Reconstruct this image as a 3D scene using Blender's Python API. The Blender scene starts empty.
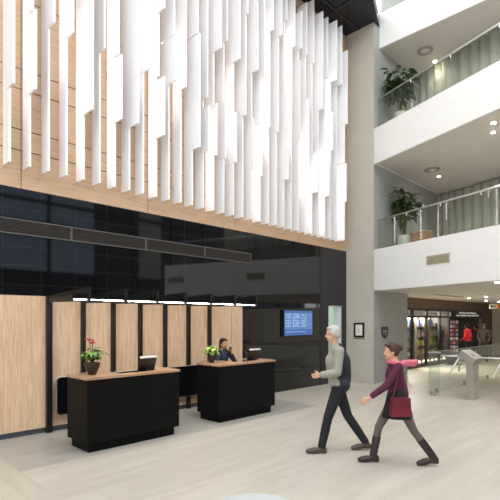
import bpy, bmesh, math, random
from mathutils import Vector, Matrix
random.seed(7)
C = bpy.context.scene.collection
PI = math.pi
# ------------------------------------------------------------------ camera, sky, exposure
H = 1.9                                   # eye height
F = 456.0                                 # focal length in pixels of a 500 px frame
SA, CA = math.sin(math.radians(44.6)), math.cos(math.radians(44.6))
cam = bpy.data.cameras.new('camera'); cam_o = bpy.data.objects.new('camera', cam); C.objects.link(cam_o)
cam.sensor_width = 36; cam.lens = 36 * F / 500; cam.shift_y = 0.14; cam.clip_end = 300; cam.clip_start = 0.05
cam_o.location = (0, 0, H); cam_o.rotation_euler = (PI / 2, 0, math.radians(-45.4))
bpy.context.scene.camera = cam_o
vs = bpy.context.scene.view_settings
vs.view_transform = 'Standard'; vs.look = 'None'; vs.gamma = 1.0; vs.use_curve_mapping = False
vs.exposure = 1.47
w = bpy.data.worlds.new('sky'); bpy.context.scene.world = w; w.use_nodes = True
w.node_tree.nodes['Background'].inputs[0].default_value = (0.93, 0.965, 1.0, 1)
w.node_tree.nodes['Background'].inputs[1].default_value = 1.0

sk = bpy.data.lights.new('fin_wall_fill', 'AREA'); sk.shape = 'RECTANGLE'; sk.size = 11; sk.size_y = 3; sk.energy = 190; sk.color = (1, 1, 1)  # added fill light aimed at the fin wall, standing in for daylight
sk_o = bpy.data.objects.new('fin_wall_fill', sk); C.objects.link(sk_o); sk_o.location = (4.5, 1.2, 13.4)
sk_o.rotation_euler = (Vector((5.5, 7.9, 6.8)) - sk_o.location).to_track_quat('-Z', 'Y').to_euler()

# where a point of the place lies: W wall runs along +X, +Y points into it
def tq(u): return (u - 250) / F
def qv(u): t = tq(u); return (SA * t + CA) / (SA - CA * t)      # X / Y along that line of sight
def dep(x, y): return CA * x + SA * y
def at_depth(u, D): t = tq(u); return (SA * t * D + CA * D, -CA * t * D + SA * D)
def zat(v, D): return H + (320 - v) / F * D

# ------------------------------------------------------------------ materials
def s2l(c): return tuple(((x / 255) / 12.92 if x / 255 <= .04045 else ((x / 255 + .055) / 1.055) ** 2.4) for x in c) + (1,)
MATS = {}
def mat(name, rgb, rough=.5, metal=0, spec=.5, emit=0, var=0.06, nscale=8, stretch=(1, 1, 1), ecol=None, coat=0):
    if name in MATS: return MATS[name]
    m = bpy.data.materials.new(name); m.use_nodes = True; MATS[name] = m
    nt = m.node_tree; b = nt.nodes['Principled BSDF']
    col = s2l(rgb)
    b.inputs['Roughness'].default_value = rough; b.inputs['Metallic'].default_value = metal
    b.inputs['Specular IOR Level'].default_value = spec; b.inputs['Coat Weight'].default_value = coat
    tc = nt.nodes.new('ShaderNodeTexCoord'); mp = nt.nodes.new('ShaderNodeMapping'); mp.inputs['Scale'].default_value = stretch
    nz = nt.nodes.new('ShaderNodeTexNoise'); nz.inputs['Scale'].default_value = nscale; nz.inputs['Detail'].default_value = 5
    rp = nt.nodes.new('ShaderNodeValToRGB'); e = rp.color_ramp.elements
    e[0].position = .3; e[1].position = .7
    e[0].color = tuple(max(0, x * (1 - var)) for x in col[:3]) + (1,); e[1].color = tuple(min(1, x * (1 + var)) for x in col[:3]) + (1,)
    L = nt.links.new
    L(tc.outputs['Object'], mp.inputs['Vector']); L(mp.outputs[0], nz.inputs['Vector']); L(nz.outputs['Fac'], rp.inputs[0]); L(rp.outputs[0], b.inputs['Base Color'])
    if emit:
        b.inputs['Emission Color'].default_value = s2l(ecol or rgb); b.inputs['Emission Strength'].default_value = emit
    return m
def wood(name, c1, c2, scale, grain, rough=.45):
    m = mat(name, c1, rough); nt = m.node_tree
    rp = [n for n in nt.nodes if n.type == 'VALTORGB'][0]; nz = [n for n in nt.nodes if n.type == 'TEX_NOISE'][0]; mp = [n for n in nt.nodes if n.type == 'MAPPING'][0]
    mp.inputs['Scale'].default_value = grain; nz.inputs['Scale'].default_value = scale; nz.inputs['Detail'].default_value = 8; nz.inputs['Distortion'].default_value = .6
    rp.color_ramp.elements[0].color = s2l(c1); rp.color_ramp.elements[1].color = s2l(c2)
    return m
def glass_mat(name, tint, ior=1.45, rough=.0):
    m = bpy.data.materials.new(name); m.use_nodes = True; nt = m.node_tree; nt.nodes.clear()
    o = nt.nodes.new('ShaderNodeOutputMaterial'); mx = nt.nodes.new('ShaderNodeMixShader'); fr = nt.nodes.new('ShaderNodeFresnel')
    ge = nt.nodes.new('ShaderNodeNewGeometry'); ma = nt.nodes.new('ShaderNodeMath'); ma.operation = 'MULTIPLY_ADD'      # the same reflectance on both sides of a pane
    ma.inputs[1].default_value = 1 / ior - ior; ma.inputs[2].default_value = ior
    nt.links.new(ge.outputs['Backfacing'], ma.inputs[0]); nt.links.new(ma.outputs[0], fr.inputs[0])
    tr = nt.nodes.new('ShaderNodeBsdfTransparent'); tr.inputs[0].default_value = s2l(tint)
    gl = nt.nodes.new('ShaderNodeBsdfGlossy'); gl.inputs['Roughness'].default_value = rough
    nt.links.new(fr.outputs[0], mx.inputs[0]); nt.links.new(tr.outputs[0], mx.inputs[1]); nt.links.new(gl.outputs[0], mx.inputs[2]); nt.links.new(mx.outputs[0], o.inputs[0])
    MATS[name] = m; return m
def tile_mat(name, base, mortar, bw, bh, axes, offset, rough, msize, var=0.0, streak=None):
    m = bpy.data.materials.new(name); m.use_nodes = True; nt = m.node_tree; b = nt.nodes['Principled BSDF']; L = nt.links.new
    tc = nt.nodes.new('ShaderNodeTexCoord'); sp = nt.nodes.new('ShaderNodeSeparateXYZ'); cb = nt.nodes.new('ShaderNodeCombineXYZ')
    L(tc.outputs['Object'], sp.inputs[0]); L(sp.outputs[axes[0]], cb.inputs[0]); L(sp.outputs[axes[1]], cb.inputs[1])
    br = nt.nodes.new('ShaderNodeTexBrick'); br.offset = offset; br.inputs['Scale'].default_value = 1; br.inputs['Brick Width'].default_value = bw; br.inputs['Row Height'].default_value = bh
    br.inputs['Mortar Size'].default_value = msize; br.inputs['Mortar Smooth'].default_value = .1; br.inputs['Bias'].default_value = 0
    c = s2l(base)
    br.inputs['Color1'].default_value = tuple(x * (1 - var) for x in c[:3]) + (1,); br.inputs['Color2'].default_value = tuple(min(1, x * (1 + var)) for x in c[:3]) + (1,); br.inputs['Mortar'].default_value = s2l(mortar)
    L(cb.outputs[0], br.inputs['Vector'])
    out = br.outputs['Color']
    if streak:
        mp = nt.nodes.new('ShaderNodeMapping'); mp.inputs['Scale'].default_value = streak; nz = nt.nodes.new('ShaderNodeTexNoise'); nz.inputs['Scale'].default_value = 1; nz.inputs['Detail'].default_value = 6
        L(tc.outputs['Object'], mp.inputs[0]); L(mp.outputs[0], nz.inputs[0])
        rp = nt.nodes.new('ShaderNodeValToRGB'); rp.color_ramp.elements[0].position = .3; rp.color_ramp.elements[1].position = .7
        rp.color_ramp.elements[0].color = (.84, .83, .81, 1); rp.color_ramp.elements[1].color = (1, 1, 1, 1)
        mx = nt.nodes.new('ShaderNodeMix'); mx.data_type = 'RGBA'; mx.blend_type = 'MULTIPLY'; mx.inputs[0].default_value = 1
        L(nz.outputs['Fac'], rp.inputs[0]); L(br.outputs['Color'], mx.inputs[6]); L(rp.outputs[0], mx.inputs[7]); out = mx.outputs[2]
    L(out, b.inputs['Base Color']); b.inputs['Roughness'].default_value = rough; b.inputs['Specular IOR Level'].default_value = 0.6 if rough < .1 else .4
    MATS[name] = m; return m

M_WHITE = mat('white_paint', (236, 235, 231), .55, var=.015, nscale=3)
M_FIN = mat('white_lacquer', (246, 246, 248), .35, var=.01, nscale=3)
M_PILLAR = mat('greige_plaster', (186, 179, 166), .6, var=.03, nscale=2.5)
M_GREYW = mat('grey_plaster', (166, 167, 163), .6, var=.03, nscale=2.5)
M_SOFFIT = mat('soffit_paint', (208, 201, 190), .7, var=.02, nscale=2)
M_DARKC = mat('black_glass_ceiling', (17, 22, 34), .06, var=.1)
M_TRIM = mat('grey_metal_trim', (70, 74, 82), .4, .6)
M_CLAD = wood('pale_oak_cladding', (192, 158, 126), (214, 181, 149), 3.2, (.6, 4, 9))
M_GAP = mat('shadow_gap', (58, 44, 34), .8)
M_OAK = wood('oak_veneer', (200, 164, 131), (227, 196, 165), 4.5, (7, 7, .55))
M_OAKTOP = wood('oak_counter', (160, 124, 94), (188, 152, 120), 5, (.8, 8, 8), .35)
M_TILE = tile_mat('black_gloss_tile', (15, 15, 17), (44, 45, 48), .6, .31, (0, 2), 0.0, .035, .003, .12)
M_DGREY = mat('dark_grey_panel', (36, 36, 40), .4, var=.08)
M_BLACK = mat('matt_black_laminate', (6, 6, 6), .6, spec=.16, var=.08)
M_BLACKM = mat('black_powder_metal', (12, 12, 13), .42, var=.08)
M_LED = mat('led_diffuser', (255, 250, 240), .5, emit=13, ecol=(255, 248, 236))
M_FLOOR = tile_mat('pale_stone_tile', (196, 188, 175), (178, 169, 156), 1.2, .6, (0, 1), .5, .32, .004, .035, (.7, 5, 1))
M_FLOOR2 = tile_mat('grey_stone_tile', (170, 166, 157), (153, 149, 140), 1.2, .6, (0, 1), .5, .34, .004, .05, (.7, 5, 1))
M_FLOOR3 = tile_mat('cross_laid_stone_tile', (191, 183, 170), (172, 164, 151), 1.2, .6, (1, 0), .5, .32, .004, .035, (5, .7, 1))
M_STEEL = mat('brushed_steel', (176, 170, 160), .35, .9, var=.08, nscale=20, stretch=(1, 1, 12))
M_STEELB = mat('bright_steel', (232, 232, 230), .3, .6, var=.03)
M_RAIL = mat('satin_rail', (214, 216, 208), .3, .7, var=.03)
M_GLASS = glass_mat('balustrade_glass', (240, 244, 240))
M_GLASSB = glass_mat('barrier_glass', (247, 250, 248))
M_GLASSS = glass_mat('shop_glass', (244, 246, 245))
M_VENT = mat('grille_metal', (190, 180, 156), .6, 0)
M_VENTD = mat('grille_void', (120, 112, 98), .7)
M_BROWN = mat('brown_stone', (104, 84, 70), .6, var=.12, nscale=3)
M_CREAM = mat('cream_paint', (214, 206, 182), .6, var=.03)
M_CURT = mat('sage_curtain', (196, 194, 182), .8, var=.06, nscale=4, stretch=(4, 4, .3))
M_LAMP = mat('downlight_lens', (255, 250, 240), .4, emit=22, ecol=(255, 244, 225))
M_LEAF = mat('leaf_green', (96, 134, 62), .45, var=.35, nscale=30)
M_LEAFY = mat('leaf_yellow_green', (150, 172, 84), .45, var=.25, nscale=30)
M_LEAFD = mat('leaf_dark_green', (52, 82, 38), .4, var=.35, nscale=12)
M_STEM = mat('plant_stem', (92, 98, 50), .6)
M_SOIL = mat('soil', (44, 34, 28), .9)
M_POT = mat('dark_brown_ceramic', (44, 32, 30), .3, var=.1)
M_PINK = mat('pink_petal', (220, 118, 124), .45, var=.2, nscale=40)
M_SKIN = mat('skin', (206, 158, 130), .5, var=.04)
M_SKINB = mat('brown_skin', (150, 98, 70), .5, var=.05)
M_EYEW = mat('eye_white', (225, 220, 214), .3)
M_EYED = mat('eye_iris', (40, 30, 26), .2)
M_LIP = mat('lips', (168, 96, 86), .45)

# ------------------------------------------------------------------ mesh helpers
def obj(name, bm, m, parent=None, smooth=False, bevel=0):
    me = bpy.data.meshes.new(name)
    if bevel:
        bmesh.ops.bevel(bm, geom=[e for e in bm.edges if e.is_manifold and e.calc_face_angle(0) > .5], offset=bevel, segments=2, profile=.6, affect='EDGES', clamp_overlap=True)
    bmesh.ops.recalc_face_normals(bm, faces=bm.faces)
    bm.to_mesh(me); bm.free()
    for mm in (m if isinstance(m, (list, tuple)) else [m]): me.materials.append(mm)
    if smooth:
        for p in me.polygons: p.use_smooth = True
    o = bpy.data.objects.new(name, me); C.objects.link(o)
    if parent: o.parent = parent
    return o
def tag(o, label=None, cat=None, group=None, kind=None):
    if label: o['label'] = label
    if cat: o['category'] = cat
    if group: o['group'] = group
    if kind: o['kind'] = kind
    return o
def thing(name, label, cat, loc=(0, 0, 0), rz=0, group=None):
    o = bpy.data.objects.new(name, None); C.objects.link(o); o.location = loc; o.rotation_euler = (0, 0, rz); o.empty_display_size = .1
    return tag(o, label, cat, group)
def struct(name, bm, m, label=None, parent=None, **k):
    o = obj(name, bm, m, parent, **k)
    if not parent: tag(o, label, kind='structure')
    return o
def copy_tree(o, parent=None):
    c = o.copy(); C.objects.link(c)
    if parent: c.parent = parent
    for ch in [x for x in C.objects if x.parent == o]: copy_tree(ch, c)
    return c
def NB(): return bmesh.new()
def box(bm, x0, x1, y0, y1, z0, z1, M=None, mi=0):
    vs_ = [bm.verts.new(Vector(p) if M is None else M @ Vector(p)) for p in ((x0, y0, z0), (x1, y0, z0), (x1, y1, z0), (x0, y1, z0), (x0, y0, z1), (x1, y0, z1), (x1, y1, z1), (x0, y1, z1))]
    for f in ((0, 3, 2, 1), (4, 5, 6, 7), (0, 1, 5, 4), (1, 2, 6, 5), (2, 3, 7, 6), (3, 0, 4, 7)):
        fc = bm.faces.new([vs_[i] for i in f]); fc.material_index = mi
    return bm
def B(*a, **k): return box(NB(), *a, **k)
def prism(bm, pts, z0, z1, mi=0, M=None):
    tr = (lambda p: M @ Vector(p)) if M is not None else Vector
    a = [bm.verts.new(tr((x, y, z0))) for x, y in pts]; b = [bm.verts.new(tr((x, y, z1))) for x, y in pts]
    n = len(pts)
    bm.faces.new(a[::-1]).material_index = mi; bm.faces.new(b).material_index = mi
    for i in range(n): bm.faces.new([a[i], a[(i + 1) % n], b[(i + 1) % n], b[i]]).material_index = mi
    return bm
def frame_of(d):
    d = d.normalized(); a = Vector((0, 0, 1)) if abs(d.z) < .9 else Vector((1, 0, 0))
    u = d.cross(a).normalized(); return u, d.cross(u).normalized()
def tube(bm, pts, rad, n=10, mi=0, cap=True):
    pts = [Vector(p) for p in pts]; rad = rad if isinstance(rad, (list, tuple)) else [rad] * len(pts)
    rings = []; u = None
    for i, p in enumerate(pts):
        d = (pts[min(i + 1, len(pts) - 1)] - pts[max(i - 1, 0)]).normalized()
        if u is None: u, v = frame_of(d)
        else:
            u = (u - d * u.dot(d)).normalized(); v = d.cross(u)
        rings.append([bm.verts.new(p + (u * math.cos(2 * PI * k / n) + v * math.sin(2 * PI * k / n)) * rad[i]) for k in range(n)])
    for a, b in zip(rings, rings[1:]):
        for k in range(n): bm.faces.new([a[k], a[(k + 1) % n], b[(k + 1) % n], b[k]]).material_index = mi
    if cap: bm.faces.new(rings[0][::-1]).material_index = mi; bm.faces.new(rings[-1]).material_index = mi
    return bm
def lathe(bm, prof, n=24, c=(0, 0, 0), mi=0):
    rings = [[bm.verts.new((c[0] + r * math.cos(2 * PI * k / n), c[1] + r * math.sin(2 * PI * k / n), c[2] + z)) for k in range(n)] for r, z in prof]
    for a, b in zip(rings, rings[1:]):
        for k in range(n): bm.faces.new([a[k], a[(k + 1) % n], b[(k + 1) % n], b[k]]).material_index = mi
    bm.faces.new(rings[0][::-1]).material_index = mi; bm.faces.new(rings[-1]).material_index = mi
    return bm
def cone(bm, p0, p1, r0, r1, n=14, flat=(1, 1, 1)):
    """tapered capsule"""
    p0, p1 = Vector(p0), Vector(p1); d = (p1 - p0); L = d.length; d = d.normalized() if L > 1e-6 else Vector((0, 0, 1)); u, v = frame_of(d)
    prof = [(r0 * math.sin(a), -r0 * math.cos(a)) for a in (.25, .7, 1.2, PI / 2)] + [(r1 * math.sin(a), L - r1 * math.cos(a)) for a in (PI / 2, 1.95, 2.45, 2.9)]
    rings = [[bm.verts.new(p0 + d * h + (u * math.cos(2 * PI * k / n) + v * math.sin(2 * PI * k / n)) * r) for k in range(n)] for r, h in prof]
    for a, b in zip(rings, rings[1:]):
        for k in range(n): bm.faces.new([a[k], a[(k + 1) % n], b[(k + 1) % n], b[k]])
    bm.faces.new(rings[0][::-1]); bm.faces.new(rings[-1])
def ell(bm, c, r, rot=None, n=16):
    M = Matrix.Translation(Vector(c)) @ (rot.to_4x4() if rot is not None else Matrix()) @ Matrix.Diagonal((r[0], r[1], r[2], 1))
    bmesh.ops.create_uvsphere(bm, u_segments=n, v_segments=n // 2 + 2, radius=1, matrix=M)
def fused(name, bm, m, parent, voxel=.008, smooth=5):
    me = bpy.data.meshes.new('raw'); bm.to_mesh(me); bm.free()
    o = bpy.data.objects.new('raw', me); C.objects.link(o)
    r = o.modifiers.new('r', 'REMESH'); r.mode = 'VOXEL'; r.voxel_size = voxel; r.use_smooth_shade = True
    s = o.modifiers.new('s', 'SMOOTH'); s.iterations = smooth; s.factor = .5
    dg = bpy.context.evaluated_depsgraph_get(); dg.update()
    nm = bpy.data.meshes.new_from_object(o.evaluated_get(dg)); nm.name = name
    bpy.data.objects.remove(o); bpy.data.meshes.remove(me)
    nm.materials.clear(); nm.materials.append(m)
    for p in nm.polygons: p.use_smooth = True
    n = bpy.data.objects.new(name, nm); C.objects.link(n)
    if parent: n.parent = parent
    return n
def leaf(bm, base, d, up, L, W, droop=.3, mi=0, seg=5):
    base, d, up = Vector(base), Vector(d).normalized(), Vector(up)
    side = d.cross(up)
    if side.length < 1e-3: side = Vector((1, 0, 0))
    side.normalize(); up = side.cross(d).normalized(); prev = None
    for i in range(seg + 1):
        t = i / seg; p = base + d * L * t - Vector((0, 0, 1)) * droop * L * t * t
        hw = W * .5 * math.sin(PI * min(.97, .06 + t * .94)) ** .8
        row = [bm.verts.new(p - side * hw + up * hw * .25), bm.verts.new(p), bm.verts.new(p + side * hw + up * hw * .25)]
        if prev:
            for k in (0, 1): bm.faces.new([prev[k], prev[k + 1], row[k + 1], row[k]]).material_index = mi
        prev = row

# ------------------------------------------------------------------ the setting
YW = 7.9; ZB = 4.05; ZC = 10.8
bm = NB()
def rect(x0, x1, y0, y1, mi):
    f = bm.faces.new([bm.verts.new((x0, y0, 0)), bm.verts.new((x1, y0, 0)), bm.verts.new((x1, y1, 0)), bm.verts.new((x0, y1, 0))]); f.material_index = mi
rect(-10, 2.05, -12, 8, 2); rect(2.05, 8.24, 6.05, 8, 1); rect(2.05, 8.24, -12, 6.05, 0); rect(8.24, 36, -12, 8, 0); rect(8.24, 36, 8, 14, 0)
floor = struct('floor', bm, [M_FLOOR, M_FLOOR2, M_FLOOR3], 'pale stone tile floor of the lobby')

DX0, DX1, DZ = 11.33, 12.02, 2.33
bm = NB(); box(bm, -10, 10.93, YW, YW + .25, 0, ZB)
struct('wall_left', bm, M_TILE, 'glossy black tiled lower wall behind the reception')
bm = NB(); box(bm, 10.93, DX0, YW - .012, YW + .25, 0, ZB); box(bm, DX1, 12.3, YW - .012, YW + .25, 0, ZB); box(bm, DX0, DX1, YW - .012, YW + .25, DZ, ZB)
struct('wall_left_end', bm, M_DGREY, 'dark grey wall panel around the narrow doorway')
# corridor behind the doorway
bm = NB(); box(bm, DX0 - .7, DX0 - .6, YW + .25, 11, 0, 2.7); box(bm, DX1 + .5, DX1 + .6, YW + .25, 11, 0, 2.7); box(bm, DX0 - .7, DX1 + .6, 11, 11.1, 0, 2.7); box(bm, DX0 - .7, DX1 + .6, YW + .25, 11, 2.7, 2.8)
struct('wall_passage', bm, mat('passage_paint', (190, 202, 192), .6), 'pale walls of the passage behind the doorway')
bm = NB(); box(bm, DX1 - .09, DX1 - .02, YW - .03, YW + .2, 0, DZ); box(bm, DX0, DX0 + .03, YW - .03, YW + .2, 0, DZ); box(bm, DX0, DX1, YW - .03, YW + .2, DZ - .03, DZ)
struct('door_1', bm, mat('door_jamb_paint', (196, 202, 198), .4), 'pale framed narrow doorway in the dark wall')
# oak cladding above, boards with open joints over a dark backing
bm = NB(); box(bm, -10, 12.3, YW + .02, YW + .25, ZB, ZC, mi=1)
zl = [ZB, 4.67, 5.01, 5.67, 6.0, 7.15, 7.5, 8.15, 8.5, 9.6, 9.95, ZC]; xl = [-10] + [2.68 + 2.4 * k for k in range(-5, 5)] + [12.3]
for xa, xb in zip(xl, xl[1:]):
    for za, zb in zip(zl, zl[1:]): box(bm, xa + .006, xb - .006, YW - .005, YW + .02, za + (.009 if za > ZB else 0), zb - .009)
struct('wall_left_upper', bm, [M_CLAD, M_GAP], 'pale oak clad upper wall behind the white fins')
struct('ceiling', prism(NB(), [(-10, 6.45), (11.4, 6.45), (12.65, 6.93), (12.65, YW + .25), (-10, YW + .25)], ZC, ZC + .3), M_DARKC, 'black glass ceiling above the fins')
bm = NB(); box(bm, -10, 12.6, 7.42, 7.46, ZC - .025, ZC - .001); box(bm, 11.0, 11.05, 6.5, 7.42, ZC - .025, ZC - .001)
struct('trim_1', bm, M_TRIM, 'grey metal strips on the black ceiling')
# pillar and the wall turning away from it
YP = 6.945
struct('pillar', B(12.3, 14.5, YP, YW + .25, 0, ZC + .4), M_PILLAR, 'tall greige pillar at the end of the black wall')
struct('wall_right_shade_skin', B(12.306, 14.5, YP - .008, YP - .0005, 0, ZC + .39), M_GREYW, 'thin skin with shade painted in cool grey on the pillar side')  # skin over the same plaster, its greyer colour stands in for shade
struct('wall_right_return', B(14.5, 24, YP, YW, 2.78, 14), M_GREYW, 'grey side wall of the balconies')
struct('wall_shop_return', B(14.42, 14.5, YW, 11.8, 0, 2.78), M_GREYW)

P0 = Vector((12.3, 6.9)); PD = Vector((-.366, -1.053)).normalized(); PN = Vector((-PD.y, PD.x))   # balcony front line, and the way back from it
def P(l, off=0): return P0 + PD * l + PN * off
FL = 6.2
def xy(v): return (v.x, v.y)
bm = prism(NB(), [xy(P(0)), xy(P(FL)), (36, P(FL).y), (36, 12), (14.45, 12), (14.45, YP - .012), (12.31, YP - .012)], 2.78, 4.0)
struct('balcony_lower', bm, [M_WHITE], 'white balcony slab above the turnstiles')
bm = prism(NB(), [xy(P(0)), xy(P(FL)), (24, P(FL).y), (24, YP - .012), (12.31, YP - .012)], 6.56, 7.61)
struct('balcony_middle', bm, [M_WHITE], 'white middle balcony slab')
bm = prism(NB(), [(12.65, YP), (12.65, -1), (24, -1), (24, YP)], 10.17, 11.22)
struct('balcony_upper', bm, [M_WHITE], 'white uppermost balcony slab')
struct('wall_right_roof_shade', B(8.6, 24, -1, YW + .25, 14, 14.2), M_WHITE)  # right wing roof plus an added strip shading the upper balcony front
# plaster soffits
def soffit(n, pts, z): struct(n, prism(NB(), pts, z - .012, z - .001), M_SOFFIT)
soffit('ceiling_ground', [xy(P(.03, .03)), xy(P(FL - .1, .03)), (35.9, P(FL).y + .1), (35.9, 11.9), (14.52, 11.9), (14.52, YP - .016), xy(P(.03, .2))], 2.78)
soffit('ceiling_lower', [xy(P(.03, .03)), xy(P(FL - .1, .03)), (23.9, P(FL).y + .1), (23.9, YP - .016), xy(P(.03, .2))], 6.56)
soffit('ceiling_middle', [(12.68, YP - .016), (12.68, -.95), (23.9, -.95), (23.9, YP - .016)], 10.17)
# rear walls of the balconies
def back_wall(n, off, z0, z1, m, l0=0):
    bm = prism(NB(), [xy(P(l0, off)), xy(P(FL, off)), xy(P(FL, off + .1)), xy(P(l0, off + .1))], z0, z1)
    return struct(n, bm, m)
back_wall('wall_balcony_lower', 4.6, 4.0, 6.56, M_BROWN, -3.2)
back_wall('wall_balcony_middle', 2.75, 7.61, 10.17, M_CREAM, -2.2)
struct('wall_balcony_upper', B(15, 15.1, -1, YP, 11.22, 14), M_CREAM)
# ground floor beyond the pillar
YS = 7.95
struct('wall_shop_header', B(14.5, 26.6, YS, YS + .15, 2.36, 2.78), M_BROWN, 'brown stone header above the shop windows')
struct('wall_shop_pier', B(24.95, 26.6, YS, YS + .15, 0, 2.36), M_BROWN, 'brown stone pier at the end of the shop')
bm = NB(); box(bm, 14.5, 26.6, 11.7, 11.8, 0, 2.78); box(bm, 26.5, 26.6, YS + .15, 11.8, 0, 2.78); box(bm, 20.95, 21.05, YS + .16, 11.7, 0, 2.78)
struct('wall_shop_rear', bm, mat('shop_dark_wall', (58, 52, 48), .7))
bm = NB(); box(bm, 26.6, 26.75, 6.1, YS, 0, 2.78); box(bm, 26.6, 26.75, 3.2, 6.1, 2.3, 2.78); box(bm, 26.6, 26.75, -12, 3.2, 0, 2.78)
struct('wall_far', bm, M_CREAM, 'cream wall at the far end beyond the shop')
bm = NB()
for y in (6.05, 5.1, 4.15, 3.2): box(bm, 26.55, 26.63, y - .05, y + .05, 0, 2.3)
box(bm, 26.55, 26.63, 3.2, 6.1, 2.22, 2.3)
struct('door_2', bm, M_BLACKM, 'dark framed doors in the far cream wall')
struct('wall_beyond', B(31, 31.1, 0, 9, 0, 2.78), M_CREAM)
# the side of the atrium behind the camera: tall windows, a gallery, all of it seen in the gloss of the black tiles
bm = NB()
for k in range(17): box(bm, -10 + 3 * k - .09, -10 + 3 * k + .09, -12.1, -11.9, 0, 14)
for z in (0.15, 4.7, 8.9, 13.9): box(bm, -10, 36, -12.1, -11.9, z - .1, z + .1)
struct('window_1', bm, M_BLACKM)
struct('wall_front', B(-10, 36, -12.3, -12.05, 0, 4.7, ), mat('dark_facade', (40, 42, 46), .5))
struct('wall_front_upper', box(B(14.2, 17.2, -12.3, -12.05, 4.7, 14), 19, 36, -12.3, -12.05, 4.7, 14), mat('dark_facade', (40, 42, 46), .5))
struct('trim_3', B(17.2, 19, -12.3, -12.05, 4.7, 14), mat('grey_pier', (150, 148, 142), .5))
struct('trim_2', B(-10, 14, -12.0, -11.85, 6.8, 7.72), mat('dark_spandrel', (84, 82, 80), .5))
bm = NB()
for k in range(8):
    for za, zb_ in ((4.8, 6.8), (7.72, 8.8), (9.0, 13.8)): box(bm, -9.9 + 3 * k, -7.1 + 3 * k, -12.02, -12.01, za, zb_)
struct('window_4', bm, glass_mat('tinted_glass', (172, 180, 188)))
bm = NB()
for k in range(13): box(bm, -10.1, -9.9, -12 + 1.6 * k - .06, -12 + 1.6 * k + .06, 0, 11)
for z in (.1, 2.9, 5.5, 8.2, 10.9): box(bm, -10.1, -9.9, -12, YW, z - .12, z + .12)
struct('window_2', bm, M_BLACKM)
bm = NB()
for k in range(10): box(bm, -10 + 2.5 * k - .08, -10 + 2.5 * k + .08, -12, 5.6, 13.9, 14.2)
for y in (-12, -6, 0, 5.5): box(bm, -10, 12.9, y - .1, y + .1, 13.9, 14.3)
struct('window_3', bm, M_WHITE)

# oak panels behind the desks
PX = [3.10, 3.70, 4.285, 4.865, 5.45, 6.05, 6.64]
edges = [-4.4, -2.5, -.6, 1.25] + PX + [7.36, 7.72]
pan = thing('wall_oak_panelling', None, None); pan['kind'] = 'structure'
for a, b in zip(edges, edges[1:]):
    obj('panel', B(a + .008, b - .008, YW - .04, YW - .001, .09, 2.30), M_OAK, pan)
struct('baseboard_left', B(-4.4, 7.72, YW - .025, YW - .002, .001, .088), mat('slate_base', (66, 68, 76), .5))

# ------------------------------------------------------------------ white fins
ORD = ['first', 'second', 'third', 'fourth', 'fifth', 'sixth', 'seventh', 'eighth', 'ninth', 'tenth', 'eleventh', 'twelfth', 'thirteenth', 'fourteenth', 'fifteenth', 'sixteenth', 'seventeenth', 'eighteenth', 'nineteenth', 'twentieth']
ORD += ['twenty-' + x for x in ORD[:9]] + ['thirtieth', 'thirty-first', 'thirty-second']
FINS = {0: [(14, -90, 83)], 1: [(33, -90, 9), (36, 9, 89)], 2: [(54.4, -90, 22)], 3: [(73.3, -90, 32)], 4: [(93, -90, 109)], 5: [(105, -90, 48)],
        6: [(119, -90, 54), (121.8, 54, 119)], 7: [(138.5, -90, 123)], 8: [(150, -90, 68)], 9: [(164.6, -90, 13), (159, 13, 76), (164.6, 76, 135)], 10: [(174.5, -90, 34), (176.5, 34, 80)],
        11: [(186, -90, 87)], 12: [(198, -90, 33), (200, 33, 147)], 13: [(207.7, -90, 97), (209, 105, 150)], 14: [(221.5, -90, 48), (217, 103, 155)], 15: [(227.5, -90, 40), (226, 101, 158)],
        16: [(240, -90, 59), (236.5, 112, 162)], 17: [(248, -90, 15), (246, 15, 115)], 18: [(258, -90, 70), (253.5, 119, 168)], 19: [(265, -90, 76), (262, 123, 176)],
        20: [(273.3, -90, 32), (270, 32, 127)], 21: [(282, -90, 37), (278.7, 37, 132)], 22: [(287, -90, 20), (288.6, 90, 179)], 23: [(295, -90, 48), (292, 48, 138)], 24: [(302, -20, 48), (300, 60, 138)],
        25: [(307, -90, 55), (309, 98, 187)], 26: [(314, -60, 63), (318.6, 151, 192)], 27: [(323, -60, 109)], 28: [(328, -60, 78), (329.4, 156, 196)], 29: [(337, -60, 80), (333, 112, 150)], 30: [(342, -60, 84)], 31: [(347.5, -60, 125), (344.6, 125, 163), (346.6, 163, 202), (344.6, 202, 262)]}
TOPS = {24: 10.1, 26: 10.72, 31: 9.9}
FT = .034
M_FINLED = mat('fin_led', (255, 248, 236), .5, emit=4.2, ecol=(252, 252, 255))
LEDS = {1: [(5.2, 10)], 3: [(6.0, 10)], 4: [(4.5, 7.5)], 6: [(4.5, 10)], 8: [(6.2, 10)], 9: [(4.4, 8.6)], 11: [(6.2, 8.0)], 14: [(4.4, 6.6)], 16: [(5.8, 7.6)], 19: [(4.4, 6.6)], 20: [(6, 9.5)], 23: [(6.2, 9.6)], 25: [(5.2, 7)], 26: [(4.4, 6.2)], 28: [(4.4, 6.8)], 29: [(6.6, 9)], 31: [(4.4, 6.6)]}
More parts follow.
